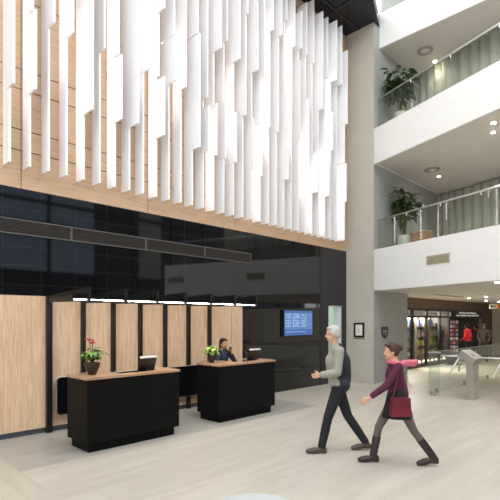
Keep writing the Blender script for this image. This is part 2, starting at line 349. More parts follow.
for i in range(32):
    x = 2.42 + .298 * i
    top = TOPS.get(i, 10.5); zb = 4.35 - .0025 * i; yb = YW - .008
    segs = []
    for (u, v0, v1) in FINS[i]:
        y = x / qv(u); D = dep(x, y); za, zt = max(zb, zat(v1, D)), min(top, zat(v0, D))
        if zt > za + .05: segs.append((za, zt, YW - y))
    segs.sort(); parts = []; z = zb
    for za, zt, d in segs:
        if za - z > .03: parts.append((z, za, .285))
        parts.append((max(z, za), zt, d)); z = zt
    if top - z > .03: parts.append((z, top, .285))
    nd = len(segs); low = segs[0][0] if segs else 9
    look = 'its deep board reaching low down' if low < 5.6 else ('its deep board ending halfway down' if low < 7.2 else 'only its upper part deeper')
    t = thing('wall_fin', f'{ORD[i]} white vertical fin from the left, {look}', 'wall fin', (x, yb, zb), 0, 'white vertical fins on the oak wall')
    if i in LEDS:
        for za, zt in LEDS[i]: obj('led_strip', B(-.298 + FT / 2 + .004, -.298 + FT / 2 + .016, -.012, -.002, za - zb, zt - zb), M_FINLED, t)
    for za, zt, d in parts:
        obj('fin_board', B(-FT / 2, FT / 2, -(d - .008), 0, za - zb + .003, zt - zb - .003), M_FIN, t)

# long louvred air grilles let into the black tiles, four lengths in a row
GX = [2.0, 3.51, 5.03, 6.55, 8.03]
for k, (a, b) in enumerate(zip(GX, GX[1:])):
    t = thing('linear_grille', f'dark bronze louvred air grille on the black tiles, {ORD[k]} length from the left', 'grille', (a, YW, 3.29), 0, 'louvred grilles in the black wall')
    W = b - a - .006; m_ = mat('bronze_grille', (62, 56, 50), .5, .2)
    obj('backing', B(0, W, -.006, -.001, 0, .25), M_BLACKM, t)
    bm = NB(); box(bm, 0, W, -.03, -.0065, .232, .25); box(bm, 0, .014, -.03, -.0065, .018, .232); box(bm, W - .014, W, -.03, -.0065, .018, .232); box(bm, 0, W, -.03, -.0065, 0, .018)
    obj('frame', bm, mat('grille_edge_metal', (110, 108, 104), .4, .4), t)
    bm = NB()
    for j in range(9): box(bm, .015, W - .015, -.024, -.0065, .024 + j * .023, .036 + j * .023)
    obj('slat', bm, m_, t)

# ------------------------------------------------------------------ reception canopy
can = thing('reception_canopy', 'black steel canopy frame with lit light boxes over the reception desks', 'canopy', (PX[0], YW - .04, 0))
def loc(bm): bmesh.ops.translate(bm, verts=bm.verts, vec=(-PX[0], -(YW - .04), 0)); return bm
for k, x in enumerate(PX):
    w_ = .035 if k else .045
    obj('post', loc(B(x - w_, x + w_, YW - .115, YW - .041, 0, 2.31)), M_BLACKM, can, bevel=.004)
    Mx = Matrix(((0, 0, 1, x), (1, 0, 0, 0), (0, 1, 0, 0), (0, 0, 0, 1)))
    obj('arm', loc(prism(NB(), [(YW - .116, 2.20), (YW - .116, 2.31), (6.36, 2.385), (6.36, 2.175)], -.028, .028, M=Mx)), M_BLACKM, can)
xs = [2.87] + PX + [6.72]
for a, b in zip(xs, xs[1:]):
    lb = obj('light_box', loc(B(a + .03, b - .03, 6.385, 6.46, 2.205, 2.285)), M_BLACK, can)
    obj('led_strip', loc(B(a + .036, b - .036, 6.395, 6.45, 2.194, 2.2045)), M_LED, lb)

# long black low screen on the panelling
t = thing('low_wall_screen', 'long black rounded screen with pale metal rim, low on the oak panels', 'screen', (3.2, YW - .12, .29))
def rrect(w_, h_, r):
    pts = []
    for cx, cy, a0 in ((w_ - r, r, -90), (w_ - r, h_ - r, 0), (r, h_ - r, 90), (r, r, 180)):
        for k in range(6): a = math.radians(a0 + 18 * k); pts.append((cx + r * math.cos(a), cy + r * math.sin(a)))
    return pts
MXZ = Matrix(((1, 0, 0, 0), (0, 0, -1, 0), (0, 1, 0, 0), (0, 0, 0, 1)))
obj('screen_panel', prism(NB(), rrect(4.1, .635, .06), .0, .045, M=MXZ), mat('ink_black_gloss', (10, 11, 16), .25), t)
pr = rrect(4.1, .635, .06); obj('rim', tube(NB(), [(x, -.03, y) for x, y in pr + pr[:1]], .011, 8), M_STEEL, t)
bm = NB()
for x in (.5, 2.0, 3.6): box(bm, x, x + .06, .0, .005, .1, .5)
obj('bracket', bm, M_BLACKM, t)

# ------------------------------------------------------------------ reception desks
def desk(x, y, wd, label):
    t = thing('reception_desk', label, 'desk', (x, y, 0)); d = .64; h = 1.08
    bm = NB(); box(bm, 0, wd, 0, .05, .14, h - .035); box(bm, 0, .62, .05, d, .14, h - .035); box(bm, wd - .3, wd, .05, d, .14, h - .035); box(bm, .62, wd - .3, .05, d, .14, .9)
    obj('body', bm, M_BLACK, t)
    obj('plinth', B(.06, wd - .06, .06, d - .02, 0, .14), M_BLACK, t)
    bm = NB(); prism(bm, [(-.012, -.012), (wd + .012, -.012), (wd + .012, d + .01), (wd - .3, d + .01), (wd - .3, .16), (.62, .16), (.62, d + .01), (-.012, d + .01)], h - .035, h)
    obj('counter_top', bm, M_OAKTOP, t, bevel=.003)
    obj('work_surface', B(.63, wd - .31, .165, d, .9, .925), M_BLACKM, t)
    return t
desk(2.965, 6.155, 1.60, 'black reception desk with oak top, nearer one with the pink flowers')
desk(5.545, 6.255, 1.53, 'black reception desk with oak top, farther one beside the wall screen')
def terminal(x, y, z, rz, label):
    t = thing('desk_monitor', label, 'monitor', (x, y, z), rz)
    T = Matrix.Translation((0, .04, .15)) @ Matrix.Rotation(math.radians(20), 4, 'X')
    obj('housing', B(-.15, .15, -.02, .02, .0, .225, M=T), mat('terminal_brown_plastic', (30, 22, 20), .35), t, bevel=.008)
    obj('screen', B(-.135, .135, .0201, .023, .015, .215, M=T), mat('screen_dark', (18, 20, 26), .1), t)
    obj('top_cover', B(-.15, .15, -.021, .021, .2255, .245, M=T), mat('pale_plastic', (222, 220, 216), .3), t)
    bm = NB(); box(bm, -.09, .09, -.1, .1, 0, .015); box(bm, -.035, .035, -.02, .02, .015, .2)
    obj('stand', bm, M_BLACKM, t)
terminal(4.12, 6.42, .927, 0, 'tilted dark desk monitor on the nearer reception desk')
terminal(6.72, 6.52, .927, 0, 'tilted dark desk monitor on the farther reception desk')

def potted(x, y, z, rtop, h, label, flower):
    t = thing('potted_plant', label, 'plant', (x, y, z))
    obj('pot', lathe(NB(), [(rtop * .42, 0), (rtop * .5, .006), (rtop * .82, h * .5), (rtop, h * .93), (rtop, h), (rtop * .9, h), (rtop * .86, h * .9), (.002, h * .88)], 28), M_POT, t, smooth=True)
    obj('soil', lathe(NB(), [(rtop * .85, h * .885), (rtop * .5, h * .92), (.003, h * .93)], 20), M_SOIL, t)
    rs = random.Random(int(x * 100)); bm = NB(); sm = NB(); fl = NB()
    for k in range(64):
        a = rs.uniform(0, 2 * PI); tilt = rs.uniform(.05, .8); ln = rs.uniform(.07, .24) if flower else rs.uniform(.05, .19)
        d = Vector((math.cos(a) * math.sin(tilt), math.sin(a) * math.sin(tilt), math.cos(tilt)))
        b = Vector((0, 0, h * .9)); e = b + d * ln
        tube(sm, [b, b + d * ln * .5 + Vector((0, 0, .01)), e], .0022, 5)
        dd = Vector((math.cos(a), math.sin(a), rs.uniform(-.1, .6)))
        leaf(bm, e, dd, (0, 0, 1), rs.uniform(.075, .12), rs.uniform(.05, .075), rs.uniform(.2, .9))
    obj('foliage', bm, M_LEAFY if not flower else M_LEAF, t); obj('stems', sm, M_STEM, t)
    if flower:
        lb = NB()
        for k in range(34):
            a = rs.uniform(0, 2 * PI); e = Vector((math.cos(a) * .06, math.sin(a) * .06, h * .9 + rs.uniform(.08, .17)))
            leaf(lb, e, (math.cos(a), math.sin(a), .5), (0, 0, 1), .12, .06, .4)
        obj('young_leaves', lb, M_LEAFY, t)
        for k in range(9):
            a = rs.uniform(0, 2 * PI); r = rs.uniform(.01, .09); p = Vector((math.cos(a) * r, math.sin(a) * r, h * .9 + rs.uniform(.26, .36)))
            fm = NB(); tube(fm, [(0, 0, h * .9), (p.x * .5, p.y * .5, p.z * .7), p], .002, 5, 1)
            leaf(fm, p - Vector((.02, .01, 0)), (math.cos(a), math.sin(a), .7), (0, 0, 1), .075, .06, .1); leaf(fm, p, (-math.sin(a), math.cos(a), .5), (0, 0, 1), .055, .045, .1)
            tube(fm, [p, p + Vector((0, 0, .035))], [.005, .002], 6)
            obj('flower', fm, [M_PINK, M_STEM], t)
potted(3.215, 6.50, 1.081, .118, .18, 'potted plant with pink flowers on the nearer reception desk', True)
potted(5.71, 6.66, 1.081, .088, .15, 'yellow-green leafy plant in dark pot on the farther reception desk', False)

# ------------------------------------------------------------------ wall screen, frame, shield, exit sign
t = thing('wall_television', 'flat wall television with a blue picture on the black tiles', 'television', (9.845, YW, 1.82))
obj('bezel', B(-.63, .63, -.07, -.001, -.36, .36), mat('tv_black', (14, 14, 16), .3), t, bevel=.006)
bm = B(-.605, .605, -.0745, -.0705, -.335, .335, mi=0); rs = random.Random(3)
for k in range(12):
    x = -.56 + k * .075
    if k in (3, 8): continue
    for j in range(5): box(bm, x, x + rs.uniform(.035, .062), -.0765, -.0742, -.1 + j * .075, -.1 + j * .075 + rs.uniform(.03, .06), mi=1)
box(bm, -.605, .605, -.0765, -.0742, -.335, -.17, mi=2); box(bm, -.56, .3, -.0775, -.0764, -.25, -.235, mi=1); box(bm, -.605, .605, -.0765, -.0742, .27, .335, mi=2)
obj('screen', bm, [mat('tv_blue', (84, 116, 164), .2, emit=.22), mat('tv_pale_blue', (136, 162, 196), .2, emit=.24), mat('tv_deep_blue', (60, 92, 150), .2, emit=.22)], t)
t = thing('picture_frame', 'small black framed white notice on the pillar', 'frame', (12.3, 7.36, 1.66))
yf0, yf1 = 12.3 / qv(364.5), 12.3 / qv(354.2); Df = dep(12.3, (yf0 + yf1) / 2); zf0, zf1 = zat(337.3, Df), zat(322.7, Df)
t.location = (12.3, (yf0 + yf1) / 2, zf0); hw = (yf1 - yf0) / 2; hh = zf1 - zf0
bm = NB(); b_ = .055
box(bm, -.03, -.001, -hw, hw, 0, b_); box(bm, -.03, -.001, -hw, hw, hh - b_, hh); box(bm, -.03, -.001, -hw, -hw + b_, b_, hh - b_); box(bm, -.03, -.001, hw - b_, hw, b_, hh - b_)
obj('frame_moulding', bm, M_BLACKM, t)
bm = B(-.012, -.001, -hw + b_, hw - b_, b_, hh - b_)
for k in range(5): box(bm, -.0135, -.0119, -.03, .03 if k % 2 else .045, .13 + k * .035, .14 + k * .035, mi=1)
obj('notice', bm, [mat('notice_paper', (226, 224, 218), .7), mat('notice_print', (150, 150, 150), .7)], t)
tag(obj('wall_label', B(12.292, 12.299, t.location.y - .2, t.location.y + .2, zf0 - .06, zf0 - .025), mat('label_grey', (130, 126, 118), .5)), 'thin grey label strip under the framed notice', 'label')
# shield
t = thing('wall_shield', 'black shield sign with pale marks on the grey wall', 'sign')
def onp(u, v): x = YP * qv(u); return x, zat(v, dep(x, YP))
xa, zt_ = onp(381, 326.6); xb, zb_ = onp(387.2, 338.5); w_ = xb - xa; h_ = zt_ - zb_
t.location = ((xa + xb) / 2, YP - .009, zb_)
pts = [(-w_ / 2, h_), (w_ / 2, h_), (w_ / 2, h_ * .42), (w_ * .34, h_ * .16), (0, 0), (-w_ * .34, h_ * .16), (-w_ / 2, h_ * .42)]
obj('plate', prism(NB(), pts, .001, .025, M=MXZ), mat('shield_black', (26, 27, 30), .35), t)
bm = NB()
for dx, ww in ((-.26, .1), (-.06, .08), (.1, .1), (.26, .06)): box(bm, w_ * dx - w_ * ww / 2, w_ * dx + w_ * ww / 2, -.029, -.0249, h_ * .45, h_ * .72)
box(bm, -w_ * .3, w_ * .3, -.029, -.0249, h_ * .33, h_ * .37)
obj('marks', bm, mat('shield_pale', (172, 174, 174), .5), t)
# exit sign in the passage
t = thing('exit_sign', 'small green lit running figure sign in the narrow doorway', 'sign', (11.62, 8.6, 2.2))
obj('sign_box', B(-.16, .16, -.03, .03, -.08, .08), mat('exit_green', (60, 190, 120), .4, emit=1.2), t)
bm = NB(); box(bm, -.09, -.06, -.034, -.031, .035, .06)
for a, b2 in (((-.07, .03), (-.05, -.02)), ((-.05, -.02), (-.08, -.055)), ((-.05, -.02), (-.01, -.05)), ((-.07, .02), (-.025, .01))):
    tube(bm, [(a[0], -.032, a[1]), (b2[0], -.032, b2[1])], .008, 6)
box(bm, .05, .12, -.034, -.031, -.06, .06)
obj('pictogram', bm, mat('exit_white', (240, 255, 245), .4, emit=2), t)
obj('hanger', B(-.005, .005, -.005, .005, .08, .5), M_STEEL, t)

# ------------------------------------------------------------------ balustrades, vents, ceiling fittings
def balustrade(label, pt, length, step, z, h, n0=0, hand=True):
    a = pt(0); t = thing('glass_balustrade', label, 'balustrade', (a.x, a.y, z))
    k = 0; l = .02
    d = (pt(1) - pt(0)); n = Vector((-d.y, d.x)) * .5
    while l < length - .1:
        e = min(l + step - .015, length); p, q = pt(l) - a, pt(e) - a
        obj('glass_panel', prism(NB(), [xy(p + n * .012), xy(q + n * .012), xy(q - n * .012), xy(p - n * .012)], -.02, h), M_GLASS, t)
        bm = NB(); m_ = pt(e + .0075) - a
        tube(bm, [(m_.x, m_.y, h - .07), (m_.x, m_.y, h + .015)], .014, 8)
        obj('clamp', bm, M_RAIL, t)
        l += step
    p, q = pt(0) - a, pt(length) - a
    obj('handrail', tube(NB(), [(p.x, p.y, h + .02), (q.x, q.y, h + .02)], .022, 10), M_RAIL, t, smooth=True)
balustrade('greenish glass balustrade with slim rail on the lower balcony', lambda l: P(l, .1), 6, 1.15, 4.0, .86)
balustrade('greenish glass balustrade with slim rail on the middle balcony', lambda l: P(l, .1), 6, 1.3, 7.61, .86)
balustrade('glass balustrade on the uppermost balcony edge', lambda l: Vector((12.75, YP - .03 - l)), 7.8, 1.2, 11.22, .9)

def vent(l, label):
    c = P(l); ang = math.atan2(PD.y, PD.x)
    t = thing('vent_grille', label, 'vent', (c.x, c.y, 3.44), ang)   # local x runs along the fascia, y points back
    w_, h_ = .36, .115
    obj('backing', B(-w_, w_, -.004, -.001, -h_, h_), M_VENTD, t)
    bm = NB()
    for sx0, sx1, sz0, sz1 in ((-w_, w_, h_ - .025, h_), (-w_, w_, -h_, -h_ + .025), (-w_, -w_ + .025, -h_, h_), (w_ - .025, w_, -h_, h_)): box(bm, sx0, sx1, -.02, -.0041, sz0, sz1)
    obj('frame', bm, M_VENT, t)
    bm = NB()
    for k in range(6): box(bm, -w_ + .026, w_ - .026, -.016, -.0042, -h_ + .04 + k * .03, -h_ + .056 + k * .03)
    obj('slat', bm, M_VENT, t)
# the middle of the grille seen in the photograph lies about 2.2 m along the fascia
def along(u):
    t = tq(u); lo, hi = 0., 8.
    for _ in range(60):
        m = (lo + hi) / 2; p = P(m); r = SA * p.x - CA * p.y
        if r / dep(p.x, p.y) < t: lo = m
        else: hi = m
    return lo
VL = along(438)
vent(VL, 'beige ventilation grille on the lower balcony front above the shield sign'); vent(VL + 3.35, 'beige ventilation grille farther along the lower balcony front, seen in the black tiles'); 

def on_ceiling(u, v, z): return at_depth(u, (z - H) * F / (320 - v))
DL = [(469, 297.5, 2.78), (486, 296.2, 2.78), (486.3, 300, 2.78), (497, 281.2, 2.78), (499, 301, 2.78), (439, 176, 6.56), (462, 192, 6.56), (493, 131.5, 6.56), (493.5, 122, 6.56), (481, 190, 6.56), (435, 61, 10.17)]
names = ['left one of the pair by the shop header', 'middle one before the red shirt shop', 'farther one above the hooded shopper', 'one nearest the balcony edge above the turnstiles', 'one next to the hanging sign', 'one beside the round vent of the lower balcony', 'one deeper in the lower balcony', 'lower of two near the frame edge, lower balcony', 'upper of two near the frame edge, lower balcony', 'deepest one of the lower balcony', 'one in the middle balcony soffit']
for (u, v, z), nm in zip(DL, names):
    x, y = on_ceiling(u, v, z)
    t = thing('ceiling_downlight', f'small recessed ceiling downlight, {nm}', 'downlight', (x, y, z - .012), 0, 'recessed ceiling downlights')
    obj('trim_ring', lathe(NB(), [(.05, -.001), (.085, -.001), (.085, -.012), (.05, -.012)], 20), M_RAIL, t)
    obj('lens', lathe(NB(), [(.049, -.001), (.049, -.02), (.03, -.028), (.003, -.03)], 16), M_LAMP, t)
    ld = bpy.data.lights.new('downlight_beam', 'SPOT'); ld.energy = 22 if z < 3 else (24 if z < 7 else 4); ld.spot_size = 2.3; ld.spot_blend = .8; ld.color = (1, .93, .82); ld.shadow_soft_size = .05
    lo = bpy.data.objects.new('beam', ld); C.objects.link(lo); lo.location = (0, 0, -.06); lo.parent = t
for u, v, z, lb in ((425, 50, 10.17, 'round ceiling vent in the middle balcony soffit'), (432, 169, 6.56, 'round ceiling vent in the lower balcony soffit')):
    x, y = on_ceiling(u, v, z); t = thing('round_vent', lb, 'vent', (x, y, z - .012))
    obj('outer_ring', lathe(NB(), [(.17, -.001), (.23, -.001), (.22, -.03), (.185, -.03)], 32), mat('vent_ring', (150, 140, 126), .5), t, smooth=True)
    obj('disc', lathe(NB(), [(.002, -.001), (.14, -.001), (.13, -.04), (.002, -.045)], 32), M_SOFFIT, t, smooth=True)
x, y = on_ceiling(452, 295.5, 2.78)
t = thing('slot_vent', 'long dark slot vent in the ceiling before the shop', 'vent', (x, y, 2.766), 0)
obj('frame', B(-1.6, 1.6, -.1, .1, -.012, -.001), M_VENT, t); obj('slot', B(-1.5, 1.5, -.03, .03, -.016, -.0121), mat('slot_dark', (40, 38, 36), .7), t)

def curtain(pts_fn, l0, l1, z0, z1, label, seed):
    rs = random.Random(seed); bm = NB(); rows = []; n = int((l1 - l0) / .07)
    for k in range(n + 1):
        l = l0 + (l1 - l0) * k / n; p = pts_fn(l, .05 * math.sin(k * 1.35 + .6 * math.sin(k * .23)) + rs.uniform(-.012, .012))
        rows.append([bm.verts.new((p.x, p.y, z0)), bm.verts.new((p.x, p.y, z1))])
    for a, b in zip(rows, rows[1:]): bm.faces.new([a[0], b[0], b[1], a[1]])
    o = obj('curtain', bm, M_CURT, None, smooth=True); s = o.modifiers.new('thick', 'SOLIDIFY'); s.thickness = .008
    return tag(o, label, 'curtain')
curtain(lambda l, o: P(l, 2.6 + o), -1.9, 5.2, 7.63, 10.15, 'long sage curtain behind the middle balcony glass', 1)
curtain(lambda l, o: P(l, 4.45 + o), -2.9, 1.2, 4.02, 6.52, 'sage curtain deep in the lower balcony, left of the brown wall', 2)
curtain(lambda l, o: P(l, 4.45 + o), 1.8, 6.0, 5.2, 6.52, 'short sage curtain above the brown wall, lower balcony', 4)
curtain(lambda l, o: Vector((14.9 + o, YP - .1 - l)), 0, 8, 11.24, 13.9, 'sage curtain behind the uppermost glass', 3)

def big_plant(x, y, z, h, label, seed):
    rs = random.Random(seed); t = thing('potted_tree', label, 'plant', (x, y, z))
    obj('planter', lathe(NB(), [(.15, 0), (.17, .01), (.2, .5), (.2, .52), (.18, .52), (.17, .48), (.01, .47)], 28), mat('planter_white', (208, 206, 196), .5), t, smooth=True)
    bm = NB(); fo = NB()
    for k in range(11):
        a = rs.uniform(0, 2 * PI); r = rs.uniform(.1, .5); top = Vector((math.cos(a) * r, math.sin(a) * r, rs.uniform(.62, .97) * h))
        p0 = Vector((rs.uniform(-.06, .06), rs.uniform(-.06, .06), .46)); pm = p0.lerp(top, .5) + Vector((-top.x * .2, -top.y * .2, .1))
        tube(bm, [p0, pm, top], [.014, .011, .006], 7)
        for j in range(17):
            tt = rs.uniform(.4, 1); b = (p0.lerp(pm, tt * 2) if tt < .5 else pm.lerp(top, tt * 2 - 1)); aa = rs.uniform(0, 2 * PI)
            e = b + Vector((math.cos(aa) * .14, math.sin(aa) * .14, rs.uniform(0, .1)))
            tube(bm, [b, e], [.005, .003], 5)
            leaf(fo, e, (math.cos(aa), math.sin(aa), rs.uniform(-.1, .4)), (0, 0, 1), rs.uniform(.2, .33), rs.uniform(.1, .15), rs.uniform(.25, .8))
    for q in (bm, fo):
        for v_ in q.verts:
            lim = 6.86 - y
            if v_.co.y > lim: v_.co.y = lim - (v_.co.y - lim) * .35
    obj('trunk', bm, M_STEM, t); obj('foliage', fo, M_LEAFD, t)
x, y = at_depth(400.5, 13.75); big_plant(x, y, 7.61, 1.85, 'dark leafy plant behind the middle balcony glass at the corner', 11)
x, y = at_depth(404, 14.2); big_plant(x, y, 4.0, 2.2, 'dark leafy plant behind the lower balcony glass at the corner', 12)
x, y = at_depth(421.5, 14.0)
t = thing('wooden_box', 'low wooden box beside the plant on the lower balcony', 'box', (x, y, 4.0), math.atan2(PD.y, PD.x))
obj('carcass', B(-.27, .27, -.18, .18, 0, .58), M_OAKTOP, t, bevel=.005); obj('lid', B(-.28, .28, -.19, .19, .581, .61), M_OAK, t)

# ------------------------------------------------------------------ shop
MX = [14.6, 15.85, 17.15, 18.43, 19.75, 21.04]
for k, (a, b) in enumerate(zip(MX, MX[1:])):
    w_ = thing(f'window_{k + 5}', None, None, (a, YS, 0)); w_['kind'] = 'structure'
    bm = NB(); W = b - a
    box(bm, 0, .07, .02, .1, 0, 2.36); box(bm, W - .07, W, .02, .1, 0, 2.36); box(bm, .07, W - .07, .02, .1, 2.28, 2.36); box(bm, .07, W - .07, .02, .1, 2.0, 2.07); box(bm, .07, W - .07, .02, .1, 0, .12)
    obj('window_frame', bm, M_BLACKM, w_)
    bm = NB(); box(bm, .07, W - .07, .055, .065, 2.07, 2.28); box(bm, .07, W - .07, .055, .065, .12, 2.0); obj('window_pane', bm, M_GLASSS, w_)
t = thing('doorway_sign', 'black sign board with two white text lines over the shop doorway', 'sign', (21.1, YS + .02, 1.98))
obj('board', B(0, 3.8, 0, .08, 0, .38), M_BLACKM, t)
bm = NB(); rs = random.Random(9)
for zz, x0, x1 in ((.22, .85, 3.1), (.1, .5, 3.4)):
    x = x0
    while x < x1:
        ww = rs.uniform(.05, .13); hh_ = rs.choice((.055, .07, .075)); box(bm, x, x + ww, -.012, -.001, zz, zz + hh_); x += ww + rs.choice((.02, .025, .09))
obj('lettering', bm, mat('sign_letters', (230, 228, 222), .4, emit=.1), t)
t = thing('menu_board', 'tall lit poster stand with small pictures at the shop doorway', 'poster stand', (19.9, 7.45, 0), math.radians(-25))
obj('stand_panel', B(-.28, .28, -.03, .03, .02, 2.0), M_BLACKM, t)
bm = NB(); rs = random.Random(5)
for j in range(9):
    for i in range(3): box(bm, -.22 + i * .15, -.1 + i * .15, -.036, -.031, .35 + j * .175, .47 + j * .175, mi=rs.randrange(4))
obj('pictures', bm, [mat('pic_white', (176, 172, 170), .5, emit=.05), mat('pic_pink', (168, 112, 122), .5, emit=.04), mat('pic_blue', (110, 130, 180), .5, emit=.04), mat('pic_red', (110, 60, 64), .5, emit=.04)], t)
obj('foot', B(-.3, .3, -.2, .2, 0, .02), M_BLACKM, t)
# display shelves behind the windows with goods
GOODS = [('violet', (120, 112, 176)), ('blue', (92, 128, 196)), ('green', (112, 142, 70)), ('yellow', (206, 178, 84)), ('tan', (176, 140, 100)), ('white', (226, 222, 212)), ('pink', (206, 140, 150))]
ROWS = [(1.62, (0, 1, 1, 5)), (1.2, (0, 2, 3, 6)), (.82, (2, 3, 2, 4)), (.42, (4, 4, 3, 5))]
for k in range(4):
    a = 15.95 + 1.28 * k
    t = thing('display_shelf', f'{ORD[k]} display shelf from the pillar behind the shop windows', 'shelf', (a, 8.45, 0))
    bm = NB(); box(bm, 0, .03, 0, .4, 0, 2.0); box(bm, 1.12, 1.15, 0, .4, 0, 2.0); box(bm, 0, 1.15, .4, .42, 0, 2.0); obj('shelf_frame', bm, mat('shelf_grey', (132, 122, 110), .5), t)
    for z, _ in ROWS: obj('shelf_board', B(.031, 1.119, 0, .399, z - .03, z), mat('shelf_wood', (150, 122, 96), .5), t)
    rs = random.Random(40 + k)
    for z, cols in ROWS:
        for i in range(5):
            gi = rs.choice(cols); nm, rgb = GOODS[gi]; w_, h_ = rs.uniform(.11, .17), rs.uniform(.16, .3)
            bm = NB(); x0 = a + .07 + i * .21
            if rs.random() < .5: box(bm, x0, x0 + w_, 8.5, 8.66, z + .001, z + h_); shape = 'package'
            else: lathe(bm, [(w_ * .35, 0), (w_ * .42, .01), (w_ * .42, h_ * .65), (w_ * .16, h_ * .82), (w_ * .16, h_)], 14, (x0 + w_ / 2, 8.58, z + .001)); shape = 'bottle'
            tag(obj('display_' + shape, bm, mat('goods_' + nm, rgb, .4, var=.15)), f'small {nm} {shape} on the {ORD[k]} display shelf behind the shop window', shape, f'{nm} goods on the {ORD[k]} shop shelf')
    t2 = thing('shelf_light', f'white light bar in the shop ceiling above the {ORD[k]} display shelf', 'light', (a + .57, 8.35, 2.6))
    obj('bar', B(-.5, .5, -.05, .05, .02, .1), M_WHITE, t2); obj('diffuser', B(-.48, .48, -.04, .04, .0, .019), mat('shop_light', (255, 246, 226), .5, emit=7), t2)
t = thing('floor_light_row', 'low row of bright lamps along the foot of the shop windows', 'light', (15.9, 8.15, 0))
obj('tray', B(0, 5.1, 0, .12, .001, .13), M_BLACKM, t)
for k in range(12): obj('bulb', lathe(NB(), [(.01, .13), (.05, .15), (.06, .19), (.03, .23), (.003, .24)], 14, (.25 + k * .42, .06, 0)), mat('warm_bulb', (255, 236, 200), .4, emit=1.1), t, smooth=True)
# hanging sign
x, y = at_depth(497, 20.3)
t = thing('hanging_sign', 'hanging white and orange direction sign near the far cream wall', 'sign', (x, y, 2.40), math.radians(-58))
obj('board', B(-.32, .5, -.02, .02, 0, .22), mat('sign_white', (226, 214, 190), .5), t)
obj('orange_field', B(0.0, .26, -.026, -.021, .02, .2), mat('sign_orange', (224, 140, 62), .5), t)
bm = NB(); box(bm, -.24, -.06, -.027, -.021, .09, .125); prism(bm, [(-.28, .107), (-.2, .04), (-.2, .175)], .021, .027, M=MXZ); box(bm, .1, .13, -.03, -.0261, .05, .17)
obj('arrow_marks', bm, mat('sign_ink', (50, 44, 42), .6), t)
obj('hanger', tube(tube(NB(), [(-.25, 0, .22), (-.25, 0, .366)], .006, 6), [(.4, 0, .22), (.4, 0, .366)], .006, 6), M_STEEL, t)

# ------------------------------------------------------------------ turnstiles and glass barrier
t = thing('tripod_turnstile', 'steel tripod turnstile with slanted head beside the glass barrier', 'turnstile', (11.36, 3.80, 0))
obj('pedestal', B(0, .36, 0, .165, 0, .86), M_STEEL, t, bevel=.006)
RX = Matrix.Translation((0, .13, 1.0)) @ Matrix.Rotation(math.radians(31), 4, 'X')
obj('head', B(-.07, .5, -.19, .2, -.085, .085, M=RX), M_STEEL, t, bevel=.012)
obj('lid', B(-.065, .495, -.185, .195, .0855, .094, M=RX), M_STEELB, t)
obj('card_reader', B(.06, .16, -.08, .02, .0945, .1, M=RX), mat('reader_grey', (120, 124, 128), .3), t)
hub = obj('hub', lathe(NB(), [(.075, 0), (.075, .05), (.04, .08), (.003, .085)], 20), M_STEEL, t, smooth=True)
hub.location = (.10, .27, .95); hub.rotation_euler = (math.radians(-55), 0, math.radians(0))
for e in ((-.02, .48, .03), (-.26, .2, -.40), (.36, .2, -.36)):
    obj('arm', tube(NB(), [(0.0, .02, .03), (e[0] * .1, .04 + e[1] * .1, .03 + e[2] * .1), e], .021, 12), mat('arm_polish', (228, 228, 224), .25, .3), t, smooth=True).location = (.06, .29, .985)
tt = copy_tree(t); tt.location = (11.36, 2.84, 0); tt['label'] = 'second steel turnstile mostly beyond the frame, only its arms in view'
t = thing('glass_barrier', 'green-tinted glass barrier running away beside the turnstile', 'barrier', (11.4, 4.89, 0))
obj('end_pane', B(-.006, .006, -.29, 0, .02, 1.07), M_GLASSB, t); obj('end_cap', B(-.02, .02, -.30, .01, 1.071, 1.1), M_RAIL, t)
obj('long_pane', B(.02, 6.3, -.006, .006, .02, 1.07), M_GLASSB, t); obj('top_edge', B(.02, 6.3, -.009, .009, 1.071, 1.085), mat('glass_edge', (168, 178, 164), .3), t)
bm = NB()
for y in (-.08, -.16): box(bm, -.025, .025, y - .02, y + .02, 0, .12)
obj('foot_clamp', bm, M_STEEL, t)
for x in (.5, 2.5, 4.5, 6.0): obj('foot_clamp', B(x - .04, x + .04, -.03, .03, 0, .12), M_STEEL, t)

# round pouf in front of the camera
x, y = at_depth(255, 3.84 - .36)
t = thing('round_pouf', 'pale blue-grey round pouf cut by the bottom frame edge', 'pouf', (x, y, 0))
obj('cushion', lathe(NB(), [(.33, .06), (.355, .08), (.36, .2), (.36, .4), (.35, .44), (.33, .454), (.003, .458)], 48), mat('pouf_fabric', (188, 193, 192), .8, var=.03), t, smooth=True)
obj('base_ring', lathe(NB(), [(.26, 0), (.26, .06), (.1, .06), (.003, .06)], 40), M_BLACKM, t)

# ------------------------------------------------------------------ people
def V(*a): return Vector(a)
def hand(bm, wrist, d, palm_n, side, s=1.0, curl=.5):
    """palm and five fingers; d along the hand, palm_n out of the palm, side = towards the thumb"""
    d, palm_n = d.normalized(), palm_n.normalized(); th = d.cross(palm_n).normalized() * side
    pe = wrist + d * .085 * s
    for k in (-1, 0, 1): cone(bm, wrist + th * k * .012 * s, pe + th * k * .026 * s, .017 * s, .015 * s, 10)
    for k, L in ((1.5, .066), (.5, .076), (-.5, .07), (-1.5, .055)):
        a = pe + th * k * .0195 * s; L *= s; d1 = (d + palm_n * curl * .5).normalized(); d2 = (d + palm_n * curl * 1.6).normalized(); d3 = (d * .6 + palm_n * curl * 2.4).normalized()
        b = a + d1 * L * .45; c = b + d2 * L * .32; e = c + d3 * L * .25
        cone(bm, a, b, .0098 * s, .009 * s, 8); cone(bm, b, c, .009 * s, .0085 * s, 8); cone(bm, c, e, .0085 * s, .0075 * s, 8)
    a = wrist + d * .03 * s + th * .022 * s; b = a + (d * .6 + th * .8).normalized() * .042 * s; c = b + (d + th * .25 + palm_n * .4).normalized() * .032 * s
    cone(bm, a, b, .014 * s, .011 * s, 8); cone(bm, b, c, .011 * s, .009 * s, 8)
